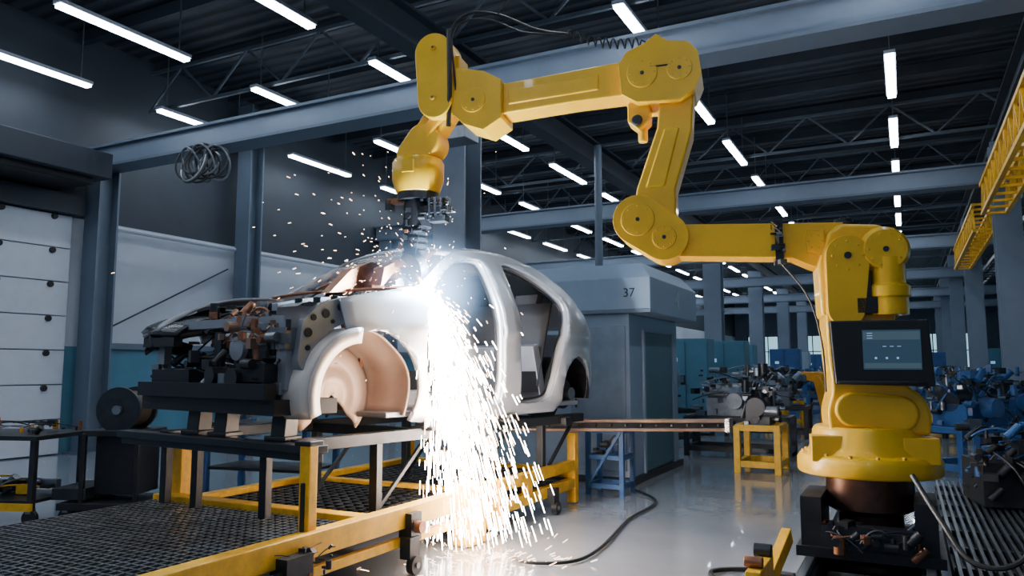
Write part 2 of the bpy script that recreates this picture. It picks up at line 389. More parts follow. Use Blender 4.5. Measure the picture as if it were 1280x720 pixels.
b = B(YEL); b.prism([(1.5, 3.26), (1.5, 3.12), (1.42, 3.05), (1.34, 3.12), (1.34, 3.26)], -.06, .1); b.cyl((1.43, .1, 3.12), (1.43, .13, 3.12), .04, m=DRK); b.cyl((1.4, .02, 3.1), (1.4, .02, 2.98), .035, m=YEL)
b.obj('counter_bracket', RB, bevel=.012)
b = B(YEL)
b.prism([(1.5, 3.31), (1.52, 3.57), (1.8, 3.55), (2.5, 3.5), (2.52, 3.26), (1.9, 3.3)], -.12, .12)
b.prism([(1.7, 3.37), (1.7, 3.49), (2.4, 3.45), (2.4, 3.33)], .1, .13)
b.obj('forearm', RB, bevel=.03)
b = B(YEL)
b.prism([(2.44, 3.22), (2.44, 3.52), (2.58, 3.6), (2.8, 3.65), (2.88, 3.5), (2.84, 3.3), (2.74, 3.2), (2.58, 3.14)], -.15, .17)
cap(b, 2.66, 3.38, .1, .17)
b.obj('wrist_joint', RB, bevel=.02)
b = B(YEL)
b.prism(capsule((2.985, 3.79), .15, (2.965, 3.4), .14), -.06, .2)
b.box((2.86, .0, 3.6), (.12, .2, .36))
for z in (3.82, 3.42): b.cyl((2.98, .19, z), (2.98, .215, z), .022, m=YELD); b.cyl((2.98, .2, z), (2.98, .222, z), .01, m=DRK)
b.obj('wrist_plate', RB, bevel=.02)
b = B(YEL)
b.prism(capsule((2.95, 3.38), .1, (3.14, 3.1), .1), -.1, .1); b.prism(capsule((3.1, 3.12), .14, (3.2, 3.02), .12), -.12, .12)
b.prism([(2.9, 3.3), (2.95, 3.42), (3.1, 3.2), (3.06, 3.12)], .08, .13)
b.obj('wrist_link', RB, bevel=.02)
b = B(YEL)
b.lathe([(0, 0), (.17, 0), (.18, .1), (.205, .35), (.205, .8), (.19, .9), (.12, 1), (0, 1)], (3.18, 0, 2.72), (3.18, 0, 3.02), 36)
b.box((3.18, .19, 2.9), (.1, .04, .1)); b.obj('wrist_flange', RB, bevel=.006)
b = B(DRK)
b.cyl((3.18, 0, 2.66), (3.18, 0, 2.73), .16, seg=28, m=DRK); b.cyl((3.18, 0, 2.45), (3.18, 0, 2.66), .11, seg=24, m=BLK)
b.box((3.04, .02, 2.66), (.26, .1, .03), STL); b.box((3.02, .04, 2.57), (.2, .12, .05), DRK); b.box((3.0, .0, 2.51), (.14, .1, .05), DRK); b.box((3.32, .04, 2.66), (.18, .08, .04), RUST_GLOW); b.box((3.4, .04, 2.63), (.05, .08, .08), DRK)
for k in range(3): b.cyl((2.94+k*.05, .1, 2.66), (2.94+k*.05, .1, 2.52), .013, seg=8, m=CHR)
b.clutter((2.9, -.08, 2.5), (3.12, .12, 2.66), 60, [CHR, CHR, STL, BLK, DRK, DRK2], .018, 9)
b.clutter((3.12, .04, 2.2), (3.28, .12, 2.6), 30, [STL, BLK, DRK, DRK2, RUST_GLOW], .02, 19)
b.cyl((3.2, 0, 2.2), (3.2, 0, 2.5), .085, .095, 20, DRK2); b.cyl((3.17, .02, 2.12), (3.19, .0, 2.25), .05, .075, 20, DRK)
for k in range(5): b.cyl((3.2, 0, 2.24+k*.05), (3.2, 0, 2.26+k*.05), .1, m=DRK)
b.obj('welding_tool', RB, label='black and chrome welding tool head')
b = B(RUST_GLOW); b.cyl((3.17, .02, 2.15), (3.2, .08, 2.12), .12, m=DRK); b.cyl((3.17, .03, 2.13), (3.11, .1, 1.99), .03, .014, m=mat('nozzle_copper', (.5, .25, .12), .3, .9))
b.box((3.28, .02, 2.16), (.2, .12, .05), RUST_GLOW); b.box((3.38, .0, 2.1), (.07, .08, .12), RUST_GLOW); b.obj('welding_nozzle', RB, label='copper welding nozzle')
b = B(BLK)
b.tube(cr3([(2.84, .1, 3.3), (2.85, .16, 3.5), (2.86, .18, 3.8), (2.84, .14, 4.0), (2.72, .08, 4.12), (2.5, .02, 4.1), (2.2, 0, 3.95), (1.95, 0, 3.88)]), .012)
b.tube(cr3([(2.8, .14, 3.35), (2.81, .18, 3.6), (2.83, .18, 3.9), (2.75, .1, 4.05), (2.55, .05, 4.05), (2.3, 0, 3.94), (1.95, 0, 3.88)]), .009)
b.tube([(2.87, .14, 3.2), (2.84, .2, 3.45), (2.85, .2, 3.95)], .02)
b.obj('cable', RB, label='black cable loops along the wrist')
b = B(BLK); pts = []
for k in range(181):
    u = k/180; a = u*2*math.pi*10
    pts.append((1.95-.55*u, .035*math.cos(a), 3.88-.13*u-.04*math.sin(math.pi*u)+.035*math.sin(a)))
b.tube(pts+[V((1.3, 0, 3.7))], .006, 6)
b.obj('coiled_air_line', RB, label='black coiled air line')
b = B(BLK)
b.tube(cr3([(2.5, .05, 4.1), (2.2, .2, 4.3), (2.0, .0, 4.7)]), .008); b.obj('cable', RB)
b = B(BLK); b.tube(cr3([(.5, .16, 2.05), (.34, .25, 1.8), (.27, .25, 1.5), (.26, .26, 1.2)]), .006)
b.obj('cable', RB)
# teach screen
ts = B(BLK); cx, cy, cz = -.045, .37, 1.44
ts.prism([(cx-.29, cz-.2), (cx-.27, cz+.2), (cx+.28, cz+.2), (cx+.26, cz-.19)], cy-.06, cy+.02, BLK)
ts.box((cx, cy+.02, cz-.175), (.5, .02, .02), DRK)
so = ts.obj('control_screen', RB, bevel=.01, label='black touch control screen with lit display')
b = B(SCR); b.box((cx-.06, cy+.024, cz+.02), (.32, .006, .24)); b.box((cx-.06, cy+.026, cz+.105), (.31, .006, .05), SCR2); b.box((cx-.06, cy+.026, cz-.075), (.31, .006, .03), SCR2); b.obj('display', so, smooth=False, label='glowing dark teal-blue display')
b = B(SCRL)
for k in range(3): b.box((cx+.03-k*.06, cy+.03, cz-.03), (.012, .003, .012))
for k in range(3): b.box((cx-.02-k*.04, cy+.03, cz+.04), (.02, .003, .004))
for k in range(3): b.box((cx+.06, cy+.031, cz+.12-k*.015), (.03, .003, .004))
b.obj('screen_icons', so, smooth=False)
b = B(DRK); b.bar((cx, .2, 1.4), (cx, cy-.03, 1.42), .12, .14); b.obj('screen_bracket', RB)

# robot carriage / track
b = B(DRK2)
for q in (-.32, .32):
    b.bar((-.249+q, 4.0, .10), (-.249+q, 7.2, .10), .1, .16, DRK); b.bar((-.249+q, 4.0, .2), (-.249+q, 7.2, .2), .05, .04, STL)
for k in range(7): b.bar((-.62, 4.1+k*.5, .05), (.12, 4.1+k*.5, .05), .1, .06)
b.obj('robot_track', bevel=.006, label='dark steel floor track carrying the robot pedestal', cat='robot track')
b = B(DRK2); b.box((-.249, 5.45, .25), (.8, .85, .06)); b.box((-.249, 5.1, .34), (.5, .12, .14), DRK); b.box((-.56, 5.3, .42), (.12, .5, .3), DRK2); b.box((.06, 5.3, .42), (.12, .5, .3), DRK2)
b.clutter((-.5, 4.95, .28), (.02, 5.15, .42), 50, [DRK, DRK2, BLK, DRK, RUST_GLOW], .03, 3)
b.obj('robot_carriage', bevel=.004, label='dark greasy carriage with motors under the robot', cat='carriage')

# ------------------------------------------------------------------ CAR
ca = math.radians(80.3)
CARO = empty('car', (-3.312, 4.198, .98), ca, 'silver-grey stripped sedan body shell without doors, hood or wheels', 'car')
def inset(s, z):
    y = .0
    if z > .78: y += .26*((z-.78)/.6)**1.35
    if z < .3: y += .06*((.3-z)/.33)**2
    y -= .02*math.exp(-((z-.68)/.05)**2)
    if s < .2: y += .14*(.2-s)**2
    if s > 2.5: y += .32*(s-2.5)**2
    return y
def arch(cx, cz, r, a0, a1, n=18): return [(cx+r*math.cos(math.radians(a0+(a1-a0)*k/n)), cz+r*math.sin(math.radians(a0+(a1-a0)*k/n))) for k in range(n+1)]
def cr(pts, n=5):
    return [tuple(p)[:2] for p in cr3([(p[0], p[1], 0) for p in pts], n)]
TOP = cr([(-.2, .84), (.1, .9), (.35, .945), (.56, .985), (.72, 1.08), (.92, 1.21), (1.12, 1.315), (1.35, 1.375), (1.68, 1.4), (2.0, 1.38), (2.3, 1.315), (2.58, 1.2), (2.8, 1.07), (3.0, .94), (3.2, .84), (3.36, .76), (3.44, .64), (3.46, .4), (3.44, .2), (3.36, .07)], 4)
OUT = TOP + arch(2.8, .15, .335, -16, 196) + [(2.4, -.03), (1.8, -.03), (1.2, -.03), (.6, -.03)] + arch(.1, .2, .43, -30, 122) + [(-.18, .68)]
H1 = cr([(.66, .1), (.62, .3), (.61, .6), (.66, .85), (.8, 1.03), (1.0, 1.17), (1.22, 1.27), (1.46, 1.3), (1.54, 1.25), (1.56, 1.0), (1.58, .5), (1.56, .16), (1.48, .07), (.8, .06), (.66, .1)], 4)[:-1]
H2 = cr([(1.82, .12), (1.8, .6), (1.78, 1.2), (1.82, 1.29), (2.05, 1.275), (2.3, 1.2), (2.5, 1.1), (2.64, .98), (2.63, .85), (2.54, .68), (2.44, .45), (2.34, .2), (2.26, .08), (1.9, .06), (1.82, .12)], 4)[:-1]
def side(far):
    bm = bmesh.new(); edges = []
    for loop in (OUT, H1, H2):
        vs = [bm.verts.new((p[0], 0, p[1])) for p in loop]
        for k in range(len(vs)): edges.append(bm.edges.new((vs[k], vs[(k+1) % len(vs)])))
    bmesh.ops.triangle_fill(bm, edges=edges, use_beauty=True)
    # merge the fill to flat faces, then slice on a regular lattice for clean shading
    bmesh.ops.dissolve_limit(bm, angle_limit=.01, verts=bm.verts[:], edges=bm.edges[:])
    for k in range(-4, 30): bmesh.ops.bisect_plane(bm, geom=bm.verts[:]+bm.edges[:]+bm.faces[:], plane_co=(0, 0, k*.05+.01), plane_no=(0, 0, 1))
    for k in range(-5, 36): bmesh.ops.bisect_plane(bm, geom=bm.verts[:]+bm.edges[:]+bm.faces[:], plane_co=(k*.1+.003, 0, 0), plane_no=(1, 0, 0))
    bmesh.ops.remove_doubles(bm, verts=bm.verts[:], dist=.004)
    for v in bm.verts:
        y = inset(v.co.x, v.co.z)
        for (ax, az, r) in ((2.8, .15, .335), (.1, .2, .43)):
            d = math.hypot(v.co.x-ax, v.co.z-az)-r
            if d < .06: y -= .018*(1-max(0, d)/.06)
        v.co.y = y if not far else 1.8-y
    bb = B(CAR); bb.bm.free(); bb.bm = bm; bb.idx(CAR); return bb
side(False).obj('body_side', CARO, solid=.03, wn=True, label='silver body side with open door apertures')
side(True).obj('body_side', CARO, solid=.03, wn=True, label='silver body side with open door apertures')
for H, nm in ((H1, 'front'), (H2, 'rear')):
    cxx = sum(p[0] for p in H)/len(H); czz = sum(p[1] for p in H)/len(H)
    for far in (0, 1):
        Y = (lambda y: 1.8-y) if far else (lambda y: y)
        L = H+[H[0]]
        def sh(p, q):
            d = V((cxx-p[0], czz-p[1])); l = d.length; return (p[0]+d.x/l*q, p[1]+d.y/l*q)
        def fl(u, v):
            p = L[min(len(L)-1, int(round(u*(len(L)-1))))]; q = sh(p, .035 if v > .9 else 0.)
            return (q[0], Y(inset(p[0], p[1])+(.01 if v < .1 else .07)), q[1])
        b = B(CAR); b.grid(fl, len(L)-1, 2); b.obj('door_aperture_flange', CARO, solid=.006)
        b = B(BLK); b.tube([(sh(p, .036)[0], Y(inset(p[0], p[1])+.065), sh(p, .036)[1]) for p in L], .011, 6); b.obj('door_seal', CARO, label='black rubber door seal')
def topz(s):
    for a, c in zip(TOP, TOP[1:]):
        if a[0] <= s <= c[0] and c[0] > a[0]: return a[1]+(c[1]-a[1])*(s-a[0])/(c[0]-a[0])
    return TOP[-1][1]
def loft(name, s0, s1, m, crown=.06, th=.02, lab=None, drop=0.):
    def fn(u, v):
        s = s0+(s1-s0)*u; z = topz(s); i = inset(s, z); y = i+(1.8-2*i)*v
        return (s-.10*math.sin(math.pi*v)*(1 if s < 1.3 else -1)*(0 if 1.3 < s < 2.2 else 1), y, z+crown*math.sin(math.pi*v)**.7-drop)
    B(m).grid(fn, 16, 16).obj(name, CARO, solid=th, label=lab)
loft('roof_panel', 1.08, 2.4, CAR)
loft('rear_window', 2.4, 2.92, mat('dark_glass', (.02, .025, .03), .08, 0, 0), .05)
loft('trunk_lid', 2.9, 3.38, CAR, .05)
loft('cowl_panel', .34, .52, RUST_GLOW, .02, .02, 'copper coloured cowl panel')  # reflected glow painted into the cowl as copper colour
def fn(u, v):
    z = .74-.7*u; i = inset(3.42, z); return (3.42+.03*math.sin(math.pi*u)+.08*math.sin(math.pi*v), i+(1.8-2*i)*v, z)
B(CAR).grid(fn, 10, 12).obj('rear_panel', CARO, solid=.02)
b = B(CARI); b.box((1.6, .9, .03), (2.6, 1.62, .04)); b.box((1.5, .9, .1), (2.2, .3, .14)); b.box((1.2, .14, .05), (1.2, .1, .06)); b.box((2.4, .9, .32), (.1, 1.4, .55), CARI, ry=-.25)
b.obj('floor_pan', CARO, bevel=.01)
DT = mat('dark_trim', (.03, .033, .04), .7)
b = B(DT)
b.grid(lambda u, v: (2.36+.24*u-.05*math.sin(math.pi*v), .2+1.4*v, .2+.8*u), 6, 12); b.box((2.2, .9, .24), (.46, 1.36, .18)); b.box((2.62, .5, 1.0), (.08, .25, .16), ry=.3); b.box((2.62, 1.3, 1.0), (.08, .25, .16), ry=.3)
b.obj('rear_seat', CARO, solid=.03, label='dark grey rear seat')
b = B(BLK); b.box((.72, .9, .8), (.3, 1.45, .16)); b.box((.82, .5, .78), (.16, .4, .2)); b.tube([(.95, .5+.17*math.cos(a), .8+.17*math.sin(a)) for a in [k*math.pi/10 for k in range(21)]], .014)
b.cyl((.8, .5, .74), (.95, .5, .8), .03); b.obj('dashboard', CARO, bevel=.02, label='black dashboard with steering wheel')
b = B(RUST_GLOW)
b.clutter((.4, .22, .93), (.85, 1.2, 1.08), 60, [RUST_GLOW, BRN, DRK, STL], .04, 21); b.bar((.4, .3, .98), (.9, 1.4, 1.16), .1, .03)
b.prism([(.42, .97), (.55, 1.1), (.9, 1.22), (1.05, 1.34), (.7, 1.26), (.46, 1.14)], .3, .42)
b.prism([(.1, .93), (.3, 1.12), (.5, 1.2), (.75, 1.2), (.6, 1.02), (.3, .95)], .5, .6)
b.obj('windshield_bracket', CARO, bevel=.006, label='copper coloured pressed brackets at the windshield')  # copper colour of the brackets imitates glow reflecting off the sheet
def wh(u, v):
    a = math.radians(-25+215*u); R = .43*(1-.25*max(0, v-.55)**2*4); y = .05+.42*v
    bulge = .02*math.sin(8*v)+.012*math.sin(a*5)
    return (.06+(R+bulge)*math.cos(a), y, .20+(R*.98+bulge)*math.sin(a))
b = B(CARP); b.grid(wh, 24, 12)
b.grid(lambda u, v: (.06+.36*v*math.cos(math.radians(-45+270*u)), .36+.06*v+.05*(1-v)**2+.012*math.sin(14*v), .18+.36*v*math.sin(math.radians(-45+270*u))), 30, 8)
b.obj('wheelhouse', CARO, solid=.015, label='beige primed inner wheelhouse')
def wh2(u, v):
    a = math.radians(92+105*u); R = .46
    return (-.03+R*math.cos(a)*(1+.10*math.sin(3*v)), -.03+.36*v, .18+R*math.sin(a))
b = B(mat('liner_pale', (.70, .64, .60), .45, .3, .1, 4)); b.grid(wh2, 16, 6)
b.grid(lambda u, v: (-.03+(.46-.1*v)*math.cos(math.radians(92+105*u)), -.035+.02*v, .18+(.46-.1*v)*math.sin(math.radians(92+105*u))), 16, 2)
b.obj('fender_liner', CARO, solid=.015, label='pale primed fender liner')
def wr(u, v):
    a = math.radians(-15+210*u); return (2.8+.33*math.cos(a), .1+.35*v, .15+.33*math.sin(a))
b = B(DRK2); b.grid(wr, 20, 4); b.cyl((2.8, .44, .15), (2.8, .47, .15), .33, m=DRK2); b.cyl((2.8, .2, .12), (2.8, .3, .12), .15, m=DRK); b.cyl((2.8, .1, .12), (2.8, .2, .12), .06, m=STL)
b.obj('rear_wheelhouse', CARO, label='dark rear wheelhouse with brake drum')
b = B(CARI)
b.box((.36, .9, .45), (.04, .95, .8), RUST_GLOW); b.box((-.1, .6, .24), (1.0, .1, .13)); b.box((-.1, 1.42, .24), (1.05, .1, .13))
for y in (.6, 1.44):
    b.lathe([(0, 1), (.1, 1), (.13, .9), (.18, .3), (.2, 0)], (.1, y, .4), (.1, y, .84), 20, CARI if y < 1 else RUST_GLOW); b.bolts((.1, y, .84), .07, 5, .012, .03, (0, 0, 1))
b.obj('front_frame', CARO, bevel=.008)
b = B(CARI)
b.prism([(-.52, .42), (-.48, .68), (-.34, .8), (-.1, .86), (.0, .87), (-.08, .7), (-.26, .62), (-.38, .48), (-.42, .4)], .05, .1, CARI)
b.prism([(-.5, .6), (-.5, .8), (-.2, .86), (.2, .9), (.2, .72), (-.2, .62)], .3, .36, CARI)
b.grid(lambda u, v: (-.5+.7*u, .09+.24*v, .77+.11*u+.02*math.sin(12*u)), 14, 3)
for (x, z, r) in ((-.44, .6, .03), (-.4, .7, .022), (-.3, .73, .03), (-.18, .78, .025), (-.44, .5, .018), (-.24, .68, .015)): b.cyl((x, .06, z), (x, .04, z), r, m=BLK)
for k in range(4): b.cyl((-.4+.15*k, .2, .79+.02*k), (-.4+.15*k, .2, .83+.02*k), .03, m=DRK)
b.obj('shock_tower_sheet', CARO, bevel=.003, label='grey pressed inner fender sheet with holes')
b = B(CARI)
b.box((-.52, .9, .68), (.07, 1.5, .06)); b.box((-.54, .9, .24), (.07, 1.5, .08)); b.box((-.53, .16, .45), (.06, .1, .44)); b.box((-.53, 1.64, .45), (.06, .1, .44)); b.box((-.53, .9, .42), (.04, .08, .4), DRK)
b.box((-.48, .2, .56), (.2, .2, .14), STL); b.cyl((-.44, .16, .4), (-.44, .04, .42), .08, m=CARI); b.cyl((-.6, .3, .5), (-.56, .3, .5), .05, m=BLK); b.cyl((-.6, .6, .5), (-.56, .6, .5), .08, m=CARI)
b.clutter((-.62, .1, .46), (-.5, .8, .74), 46, [CARI, STL, DRK, BRN, RUST_GLOW], .03, 66)
b.obj('radiator_support', CARO, bevel=.004, label='grey pressed radiator support with brackets')
b = B(DRK2)
b.box((-.4, .9, .12), (.5, 1.62, .1)); b.bar((-.66, .12, .22), (-.66, 1.68, .22), .09, .1); b.box((-.6, .35, .34), (.12, .32, .12)); b.box((-.6, 1.3, .3), (.14, .5, .12))
b.cyl((-.7, .5, .3), (-.56, .5, .3), .07, m=BLK); b.cyl((-.7, .75, .32), (-.56, .75, .32), .06, m=BLK)
b.clutter((-.68, .1, .2), (-.2, 1.7, .46), 90, [BLK, DRK2, DRK, STL], .035, 31)
b.obj('front_subframe', CARO, bevel=.006, label='black front subframe and cross tray')
b = B(DRK)
b.box((-.08, 1.0, .42), (.4, .5, .4), DRK); b.box((-.08, 1.0, .66), (.3, .5, .1), BRN)
for k in range(4): b.cyl((-.26, .76+k*.14, .6), (-.4, .76+k*.14, .55), .04, m=RUST_GLOW)
b.clutter((-.45, .55, .4), (.3, 1.5, .84), 150, [RUST_GLOW, DRK, DRK, STL, CARI, BLK], .035, 41)
b.obj('engine_block', CARO, bevel=.004, label='dark engine block with copper pipes and fittings')
def fh(u, v):
    s = -.66+1.0*u; z0 = .60+.23*math.sin(min(1, u*1.4)*math.pi/2)**.8+.08*u
    return (s, 1.82-.1*(1-u)**2-.22*v*(.8+.6*u)-.05*v, z0+.04*math.sin(math.pi*v*.5))
B(DRK).grid(fh, 16, 8, CARI).obj('fender_top', CARO, solid=.025, label='grey curved fender top panel')
B(DRK).grid(lambda u, v: (-.64+.95*u, 1.70+.04*u-.03*math.sin(6*v), .58+.23*math.sin(min(1, u*1.4)*math.pi/2)**.8+.08*u-.28*v*(.4+.6*u)), 16, 8, DRK).obj('inner_fender_sheet', CARO, solid=.015)
def fh2(u, v):
    return (-.64+.3*u-.03*math.sin(math.pi*v), 1.78-.5*v, .63+.14*u**.6-.03*v)
B(DRK).grid(fh2, 8, 12, mat('dark_panel_edge', (.05, .052, .06), .25, .6)).obj('hood_corner', CARO, solid=.03, label='dark curved hood corner panel')
b = B(BLK); b.grid(lambda u, v: (-.66+.25*u, 1.74-.05*v-.1*(1-u), .60+.13*u**.5-.15*v*(.5+u)), 8, 4); b.bar((-.64, 1.7, .58), (-.3, 1.7, .50), .05, .1); b.bar((-.62, 1.3, .56), (-.62, 1.72, .56), .06, .06)
b.obj('hood_edge_trim', CARO, solid=.015)

# ------------------------------------------------------------------ FIXTURE
FX = empty('assembly_fixture', (-4., 5.4, 0), 0, 'yellow and dark steel assembly fixture frame carrying the car body', 'assembly fixture')
def f(p): return (p[0]+4., p[1]-5.4, p[2])
def fb(b, p0, p1, w, h, m=None): b.bar(f(p0), f(p1), w, h, m)
b = B(YELD); fb(b, (-3.08, 3.42, .01), (-3.08, 3.42, .93), .075, .075); b.box(f((-3.08, 3.42, .92)), (.12, .12, .03), DRK); b.box(f((-3.08, 3.38, .5)), (.025, .03, .4), DRK); b.obj('post', FX, bevel=.008)
b = B(YELD); fb(b, (-4.9, 4.06, .2), (-4.9, 4.06, .82), .13, .13); b.obj('post', FX, bevel=.008)
b = B(YELD); fb(b, (-3.05, 7.25, .01), (-3.05, 7.25, .70), .09, .09); b.obj('post', FX, bevel=.008)
b = B(YELD); fb(b, (-5.05, 7.25, .01), (-5.05, 7.25, .70), .09, .09); b.obj('post', FX, bevel=.008)
b = B(YELD); fb(b, (-3.05, 1.6, .36), (-3.05, 5.3, .36), .1, .14); fb(b, (-3.05, 3.42, .2), (-3.05, 5.3, .2), .05, .06); b.obj('side_rail', FX, bevel=.008)
b = B(YELD); fb(b, (-3.05, 5.3, .38), (-3.05, 7.25, .38), .08, .1); fb(b, (-3.05, 5.3, .2), (-3.05, 7.25, .2), .08, .1); fb(b, (-3.05, 6.2, .2), (-3.05, 6.2, .38), .07, .1)
b.box(f((-3.05, 5.2, .24)), (.15, .26, .46)); b.box(f((-3.05, 5.62, .24)), (.13, .1, .4)); b.obj('side_rail', FX, bevel=.008)
b = B(YELD); fb(b, (-5., 1.6, .3), (-5., 7.2, .3), .1, .12); b.obj('side_rail', FX, bevel=.008)
b = B(YELD); fb(b, (-5., 3.95, .36), (-3.1, 3.95, .36), .12, .13); b.obj('crossmember', FX, bevel=.008)
b = B(YELD); fb(b, (-5., 7.25, .3), (-3.05, 7.25, .3), .08, .1); b.obj('crossmember', FX, bevel=.008)
b = B(YELD); fb(b, (-5., 5.6, .3), (-3.05, 5.6, .3), .08, .1); b.obj('crossmember', FX, bevel=.008)
b = B(DRK)
fb(b, (-5.3, 3.85, .86), (-3.15, 3.6, .86), .12, .05); fb(b, (-5.3, 3.85, .81), (-3.15, 3.6, .81), .04, .05)
fb(b, (-4.8, 3.8, .86), (-4.4, 7.2, .86), .1, .08); fb(b, (-3.45, 3.7, .86), (-2.95, 7.2, .86), .1, .08)
fb(b, (-4.7, 5.2, .84), (-3.2, 5.0, .84), .1, .08); fb(b, (-4.6, 7.0, .84), (-2.9, 6.8, .84), .1, .08)
for p in ((-4.75, 3.75), (-4.4, 3.72), (-3.7, 3.66)):
    fb(b, (p[0], p[1]+.05, .2), (p[0], p[1]+.05, .84), .06, .06, DRK2)
for p in ((-3.5, 4.6), (-3.3, 5.6), (-3.1, 6.6), (-4.6, 5.2), (-4.5, 6.4)):
    fb(b, (p[0], p[1], .2), (p[0], p[1], .84), .07, .07); fb(b, (p[0], p[1], .3), (p[0]+.1, p[1]+.5, .8), .03, .03)
b.obj('cradle_frame', FX, bevel=.006, label='dark steel cradle frame')
for p in ((-4.5, 3.85), (-4.2, 3.82), (-3.6, 3.75)):
    b = B(BLK); fb(b, (p[0], p[1], .86), (p[0], p[1]+.02, 1.05), .12, .12); b.box(f((p[0], p[1], .9)), (.18, .16, .03)); b.obj('support_block', FX, bevel=.008, label='black support block')
for p in ((-3.25, 4.9), (-3.1, 5.9), (-4.8, 5.2), (-4.65, 6.3)):
    b = B(BLK); fb(b, (p[0], p[1], .88), (p[0], p[1], .95), .14, .14); b.box(f((p[0], p[1], .9)), (.2, .18, .03)); b.obj('support_block', FX, bevel=.008, label='black support block')
GR = mat('grating_steel', (.13, .14, .155), .4, .7, .3, 7)
def grating(b, x0, x1, y0, y1, z, m, st=.07):
    n = int((x1-x0)/st)
    for k in range(n+1): b.bar(f((x0+k*st, y0, z)), f((x0+k*st, y1, z)), .014, .035, m)
    n = int((y1-y0)/st)
    for k in range(n+1): b.bar(f((x0, y0+k*st, z+.005)), f((x1, y0+k*st, z+.005)), .014, .025, m)
b = B(DRK); grating(b, -4.92, -3.12, 1.6, 3.86, .38, GR, .06); grating(b, -4.92, -3.14, 4.05, 7.2, .30, DRK, .1); b.box(f((-4.03, 4.4, .2)), (1.85, 5.6, .02), DRK); b.obj('grating_deck', FX, smooth=False, label='dark steel grating walkway deck')
for (x, y) in ((-3.0, 4.3), (-3.0, 6.6), (-3., 3.1)):
    b = B(DRK); b.cyl(f((x+.03, y, .06)), f((x+.08, y, .06)), .06, m=BLK); b.box(f((x+.02, y, .17)), (.08, .11, .14), DRK); b.cyl(f((x+.08, y, .06)), f((x+.09, y, .06)), .02, m=STL)
    b.obj('caster_wheel', FX)
b = B(DRK); b.box(f((-3.0, 4.33, .3)), (.1, .12, .18), DRK); b.cyl(f((-2.97, 4.33, .3)), f((-2.9, 4.33, .3)), .04, m=RUST_GLOW); b.obj('clamp_unit', FX, label='dark clamp hardware')
b = B(DRK); b.box(f((-2.98, 3.2, .27)), (.12, .2, .16), DRK); b.clutter(f((-3.02, 3.05, .2)), f((-2.92, 3.5, .38)), 26, [RUST_GLOW, DRK, DRK], .022, 8); b.obj('clamp_unit', FX, label='rusty clamp hardware')

a0, a1 = V((-4.55, 6.8, .80)), V((-1.68, 8.2, .80))
b = B(BRN); b.bar(a0, a1, .14, .03); b.bar(a0-V((0, 0, .09)), a1-V((0, 0, .09)), .14, .03); b.bar(a0-V((0, 0, .045)), a1-V((0, 0, .045)), .04, .07, DRK)
for k in range(12): p = a0.lerp(a1, .42+k*.05); b.cyl(p+V((0, -.08, -.045)), p+V((0, -.03, -.045)), .012, m=DRK)
b.box(a1+V((0, 0, -.045)), (.05, .18, .14), CHR)
b.obj('guide_rail', bevel=.004, label='brown horizontal guide rail reaching out behind the car', cat='rail')
b = B(BLUE)
for x in (-3.1, -2.72):
    for y in (7.8, 8.15):
        b.bar((x, y, .0), (x, y, .70), .05, .05)
for z in (.1, .4, .68):
    b.bar((-3.1, 7.8, z), (-2.72, 7.8, z), .04, .05); b.bar((-3.1, 8.15, z), (-2.72, 8.15, z), .04, .05); b.bar((-3.1, 7.8, z), (-3.1, 8.15, z), .04, .05); b.bar((-2.72, 7.8, z), (-2.72, 8.15, z), .04, .05)
b.bar((-3.1, 7.78, .1), (-2.72, 7.78, .68), .03, .03); b.clutter((-3.05, 7.85, .42), (-2.8, 8.1, .6), 16, [BLUE, DRK, STL], .04, 5)
b.obj('support_stand', bevel=.004, label='blue steel support stand beneath the guide rail', cat='stand')
# ------------------------------------------------------------------ BOOTH 37
BT = empty('machine_booth', (-3.7, 9.7, 0), 0, 'blue-grey sheet metal machine booth with number 37', 'machine booth')
b = B(GRYB)
b.box((.0, 0, 1.0), (1.6, 2.1, 2.0)); b.obj('body', BT, bevel=.015)
b = B(GRYB)
hw = [(-1.0, -1.1), (1.08, -1.1), (1.08, 1.1), (-1.0, 1.1)]; tw = [(-.85, -.85), (.9, -.85), (.9, .95), (-.85, .95)]
vs = [(x, y, 2.0) for x, y in hw]+[(x, y, 2.42) for x, y in hw]+[(x, y, 2.62) for x, y in tw]
b._add(vs, [(3, 2, 1, 0), (0, 1, 5, 4), (1, 2, 6, 5), (2, 3, 7, 6), (3, 0, 4, 7), (4, 5, 9, 8), (5, 6, 10, 9), (6, 7, 11, 10), (7, 4, 8, 11), (8, 9, 10, 11)], None)
b.box((.04, -1.11, 2.02), (2.1, .03, .05), BEAM); b.obj('hood_cover', BT, bevel=.012)
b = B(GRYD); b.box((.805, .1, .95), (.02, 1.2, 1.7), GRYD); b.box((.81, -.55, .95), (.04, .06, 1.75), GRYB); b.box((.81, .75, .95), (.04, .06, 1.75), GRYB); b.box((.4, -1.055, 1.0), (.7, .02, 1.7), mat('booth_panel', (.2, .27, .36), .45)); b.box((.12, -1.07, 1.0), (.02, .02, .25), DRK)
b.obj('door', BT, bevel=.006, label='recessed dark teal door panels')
b = B(WHT)
b.bar((1.085, .1, 2.12), (1.085, .1, 2.34), .012, .02); b.bar((1.085, .1, 2.34), (1.085, -.02, 2.2), .012, .02); b.obj('side_mark', BT, smooth=False, label='pale painted mark')
b = B(DRK); b.box((0, 0, .04), (1.7, 2.2, .08)); b.obj('plinth', BT)
tx = bpy.data.curves.new('tmp_text', 'FONT'); tx.body = '37'; tx.size = .15; tx.extrude = .002; tx.align_x = 'CENTER'
tmp = bpy.data.objects.new('tmp_text', tx); C.objects.link(tmp)
bpy.context.view_layer.update()
tme = bpy.data.meshes.new_from_object(tmp.evaluated_get(bpy.context.evaluated_depsgraph_get())); bpy.data.objects.remove(tmp)
